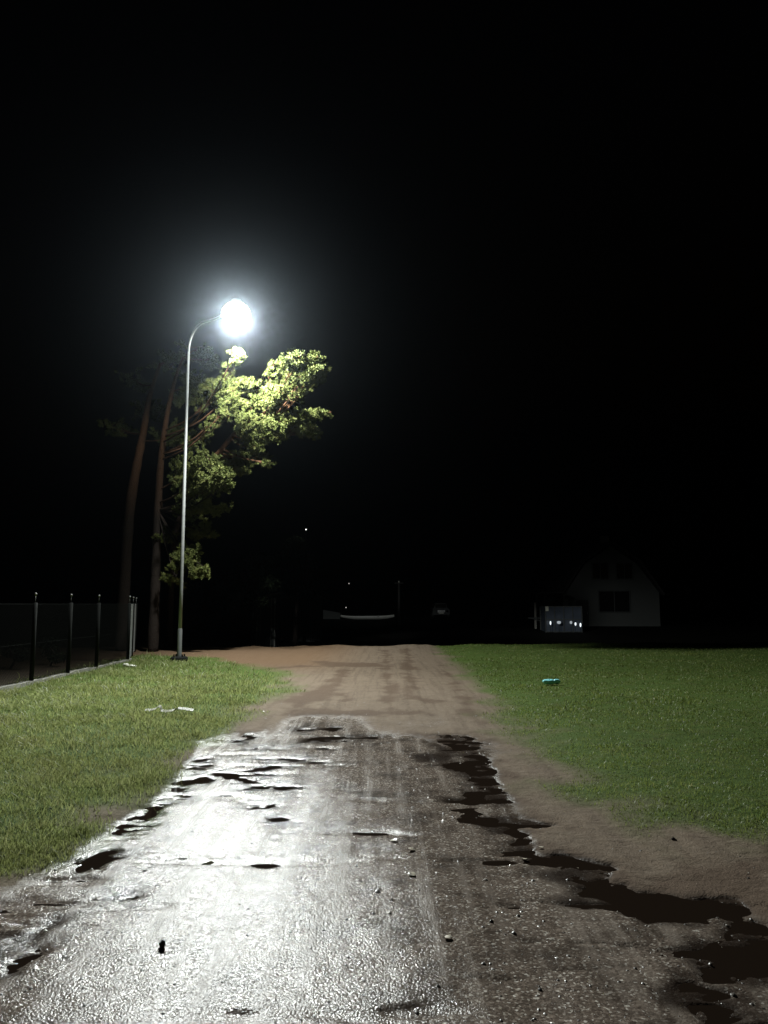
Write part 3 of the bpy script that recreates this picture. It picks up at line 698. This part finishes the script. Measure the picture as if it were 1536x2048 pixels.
# rowing boat
YB = 74.0; bc = P(735, 1237, YB); g0 = gz(bc.x, YB)
boat = empty('rowing_boat', (bc.x, YB, g0)); tag(boat, 'long pale rowing boat lying beyond the end of the road', 'boat')
st = []; Lb = S(106, YB); m = MB()
for i in range(17):
    t = i/16; x_ = (t-.5)*Lb; wv_ = math.sin(math.pi*min(1, t*1.0*.98+.02))**.55*.55+.02
    zt = .34+.12*(2*t-1)**4+.04*t; zk = .02+.24*abs(2*t-1)**3
    for a, zz in ((-1,zt),(-.8,zt*.45+zk*.55),(-.3,zk),(.3,zk),(.8,zt*.45+zk*.55),(1,zt),(.93,zt),(.25,zk+.05),(-.25,zk+.05),(-.93,zt)): m.v.append(Vector((x_, a*wv_, zz)))
for i in range(16):
    for k in range(10): a = i*10+k; b = i*10+(k+1)%10; m.f.append([a, b, b+10, a+10])
hb_ = P(735, 1230, YB).z-g0-.45; print('BOAT', hb_, g0)
wh = simple('white_boat_paint', (.80, .81, .76), .4, 0, .15, 5)
h_ = m.build('hull', wh, boat, True); h_.location.z = hb_
for x_ in (-.8, .1, 1.0): m = MB(); m.box((x_, 0, .3), (.22, .95, .035)); b_ = m.build('seat', board, boat); b_.location.z = hb_
c0 = P(664, 1224, YB+.6); g0 = gz(c0.x, YB+.6); m = MB(); cw = S(34, YB)
m.prism([(-cw/2, 0), (cw/2, 0), (cw/2, c0.z-g0-.08), (-cw/2, c0.z-g0+.22)], -.4, .6)
tag(m.build('storage_crate', board, None, False, (c0.x, YB+.6, g0)), 'grey slant-lidded storage crate left of the rowing boat', 'crate')
# parked car, seen from its front
YK = 78.0; cc = P(882, 1233, YK); g0 = gz(cc.x, YK); car = empty('parked_car', (cc.x, YK, g0)); tag(car, 'dark parked car facing the road, only its lamps and grille glinting', 'car')
carp = simple('black_car_paint', (.012, .013, .014), .5, 0, .1)
chrome = simple('chrome', (.8, .8, .8), .35, 1, .05)
m = MB(); m.prism([(-.85,.3),(.85,.3),(.88,.6),(.84,.88),(.68,.95),(.56,1.38),(.4,1.45),(-.4,1.45),(-.56,1.38),(-.68,.95),(-.84,.88),(-.88,.6)], .5, 3.2)
m.prism([(-.83,.28),(.83,.28),(.86,.55),(.8,.85),(-.8,.85),(-.86,.55)], -.4, .497); m.build('body', carp, car)
m = MB(); m.box((0, .47, 1.16), (1.1, .04, .38)); m.build('windscreen', glass_dark, car)
m = MB()
for z_ in (.55, .63, .71): m.box((0, -.42, z_), (.7, .03, .025))
m.build('grille', chrome, car)
for sx_ in (-1, 1):
    m = MB(); m.lathe([(.04,-.03),(.11,-.02),(.12,.03)], (0,0,0), 14); hl = m.build('headlight', chrome if sx_ < 0 else glass_dark, car, True); hl.location = (sx_*.6, -.42, .66); hl.rotation_euler.x = R(90)
    for y_ in (.1, 2.5):
        m = MB(); m.lathe([(.2,-.1),(.31,-.09),(.31,.09),(.2,.1)], (0,0,0), 18); wl = m.build('wheel', roofm, car, True); wl.location = (sx_*.76, y_, .31); wl.rotation_euler.y = R(90)
        m = MB(); m.lathe([(.05,-.11),(.19,-.105),(.19,.105),(.05,.11)], (0,0,0), 14); m.build('rim', galv, wl, True)
m = MB(); m.box((0,-.43,.45), (.5,.02,.11)); m.build('number_plate', white_pl, car)
# shed and board fence on the left beyond the crest
YS = 43.0; p = P(528, 1240, YS); g0 = gz(p.x, YS); shed = empty('shed', (p.x, YS, g0)); tag(shed, 'small weathered board shed with sloping roof below the dark trees', 'shed')
ws = S(46, YS); hs = P(528, 1196, YS).z-g0; m = MB(); m.box((0, .8, hs/2), (ws, 1.6, hs)); m.build('wall', board, shed)
m = MB()
for x_ in np.linspace(-ws/2+.05, ws/2-.05, 7): m.box((x_, -.015, hs/2), (.05, .03, hs))
m.build('cover_strips', concrete, shed)
m = MB(); m.prism([(-ws/2-.5, hs-.12), (ws/2+.15, hs+.22), (ws/2+.15, hs+.29), (-ws/2-.5, hs-.05)], -.25, 1.9); m.build('roof', concrete, shed)
m = MB(); m.box((.12, -.03, hs*.42), (.5, .05, hs*.8)); m.build('door', roofm, shed)
pf = P(600, 1240, 46); g0 = gz(pf.x, 46); bf = empty('board_fence', (pf.x, 46, g0)); tag(bf, 'dim upright board fence right of the small shed', 'fence')
wf_ = S(90, 46); hf = P(600, 1192, 46).z-g0; m = MB(); x_ = -wf_/2
while x_ < wf_/2: m.box((x_, 0, hf/2+random.uniform(-.04, .04)), (.11, .022, hf)); x_ += .135
m.build('boards', board, bf)
for z_ in (.4, hf-.3): m = MB(); m.box((0, .05, z_), (wf_, .06, .08)); m.build('rail', board, bf)
for x_ in (-wf_/2+.1, 0, wf_/2-.1): m = MB(); m.box((x_, .13, hf/2), (.1, .1, hf)); m.build('post', board, bf)

def leafy(name, label, cat, px, ybase, Yd, clumps, group=None, K=1, ls=.05):
    b = P(px, ybase, Yd); z0 = gz(b.x, Yd); base = Vector((b.x, Yd, z0)); root = empty(name, base); tag(root, label, cat, group)
    tr = MB(); cs = []; topc = max(clumps, key=lambda c: -c[1]); tc = P(topc[0], topc[1], Yd)
    tp = bez([base-base, (tc-base)*.5+Vector((.1, .05, 0)), tc-base], 6); tr.tube(tp, list(np.linspace(.16 if cat == 'tree' else .03, .02, len(tp))), 8)
    for (cx, cy, rx, ry, n) in clumps:
        c = P(cx, cy, Yd+random.uniform(-.5, .5))-base; a, b_ = S(rx, Yd), S(ry, Yd)
        j = tp[min(len(tp)-1, int(len(tp)*min(1, max(.2, c.z/max(.1, tp[-1].z)*.8))))]
        br = bez([j, (j+c)/2-Vector((0, 0, .1)), c], 4); tr.tube(br, list(np.linspace(.04, .01, len(br))), 5)
        q = RNG.normal(size=(n, 3)); q /= np.linalg.norm(q, axis=1, keepdims=True); q *= RNG.random((n, 1))**.45
        cs.append(np.array([tuple(c)])+q*np.array([[a, a*.9, b_]]))
    tr.build('trunk' if cat == 'tree' else 'stem', bark, root, True)
    cs = np.concatenate(cs); n = len(cs); u = RNG.normal(size=(n, 3)); u /= np.linalg.norm(u, axis=1, keepdims=True)
    v = np.cross(u, RNG.normal(size=(n, 3))); v /= np.linalg.norm(v, axis=1, keepdims=True); sz = ls*RNG.uniform(.6, 1.4, (n, 1))
    V = np.stack([cs-u*sz, cs+v*sz*.45, cs+u*sz, cs-v*sz*.45], 1)
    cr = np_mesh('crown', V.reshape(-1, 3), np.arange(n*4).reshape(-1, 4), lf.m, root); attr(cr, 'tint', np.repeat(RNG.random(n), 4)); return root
tg = 'dark trees and shrubs beyond the road'
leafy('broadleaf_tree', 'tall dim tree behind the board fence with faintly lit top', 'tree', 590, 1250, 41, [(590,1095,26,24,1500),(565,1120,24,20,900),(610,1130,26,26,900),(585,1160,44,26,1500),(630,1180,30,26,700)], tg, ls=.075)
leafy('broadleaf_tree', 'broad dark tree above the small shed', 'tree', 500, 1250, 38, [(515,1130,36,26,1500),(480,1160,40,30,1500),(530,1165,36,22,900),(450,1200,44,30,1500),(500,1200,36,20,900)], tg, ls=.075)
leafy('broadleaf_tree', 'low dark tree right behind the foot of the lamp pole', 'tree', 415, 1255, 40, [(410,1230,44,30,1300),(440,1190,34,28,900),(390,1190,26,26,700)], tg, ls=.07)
leafy('shrub', 'small pale shrub left of the greenhouse and post', 'shrub', 1018, 1245, 56, [(1018,1200,16,18,700),(1015,1225,12,14,300)], tg, ls=.06)
leafy('shrub', 'ragged dark shrub behind the chain-link fence, left of the first visible post', 'shrub', 20, 1330, 19.5, [(20,1300,26,18,500),(45,1310,22,14,400)], tg, ls=.035)
leafy('shrub', 'ragged dark shrub behind the chain-link fence, between its first two posts', 'shrub', 100, 1330, 20.5, [(100,1295,22,22,500),(115,1315,20,12,300)], tg, ls=.035)
# utility pole and distant lights
p = P(798, 1245, 62); g0 = gz(p.x, 62); up_ = empty('utility_pole', (p.x, 62, g0)); tag(up_, 'thin dim utility pole between the rowing boat and the car', 'utility pole')
hh_ = P(798, 1160, 62).z-g0; m = MB(); m.tube([(0,0,-.1),(0,0,hh_)], [.12,.09], 10); m.build('pole', roofm, up_, True)
m = MB(); m.box((0,-.1,hh_-.25), (.7,.08,.08)); m.build('crossarm', roofm, up_); m = MB(); m.lathe([(.05,0),(.06,.06),(.03,.12)], (0,-.1,hh_-.2), 8); m.build('insulator', white_pl, up_)
for (px_, py_, Yd, r, st_, lb) in ((612,1059,110,.09,2.2,'highest tiny far light, above the dim tree top'),(698,1167,105,.07,.5,'faint tiny far light above the rowing boat, the upper one'),(692,1215,80,.055,.5,'faint tiny far light just above the rowing boat, the lower one')):
    p = P(px_, py_, Yd); g0 = gz(p.x, Yd); o = empty('distant_lamp', (p.x, Yd, g0)); tag(o, lb, 'lamp', 'tiny lights far beyond the road')
    m = MB(); m.tube([(0,.1,-.1),(0,.1,p.z-g0+.1)], .05, 6); m.build('pole', dark_metal, o)
    e = NT('distant_glow'); e.b.inputs['Emission Color'].default_value = (1, 1, .9, 1); e.b.inputs['Emission Strength'].default_value = st_
    m = MB(); m.lathe([(r*.3,-r),(r,-r*.3),(r,r*.4),(r*.4,r)], (0, 0, p.z-g0), 10); m.build('lamp_head', e.m, o, True)

# ------------------------------------------------------------------ thin mist volume, added to give the lamp its halo
hz = MB(); hz.box((0, 280, 10), (846, 690, 24)); ho = hz.build('haze', None); tag(ho, kind='stuff')
hm = bpy.data.materials.new('mist'); hm.use_nodes = True; t = hm.node_tree; t.nodes.clear()
o_ = t.nodes.new('ShaderNodeOutputMaterial'); pv = t.nodes.new('ShaderNodeVolumePrincipled')
pv.inputs['Density'].default_value = HAZE; pv.inputs['Color'].default_value = (.75, .88, 1, 1); pv.inputs['Anisotropy'].default_value = .966
t.links.new(pv.outputs[0], o_.inputs['Volume']); ho.data.materials.append(hm)
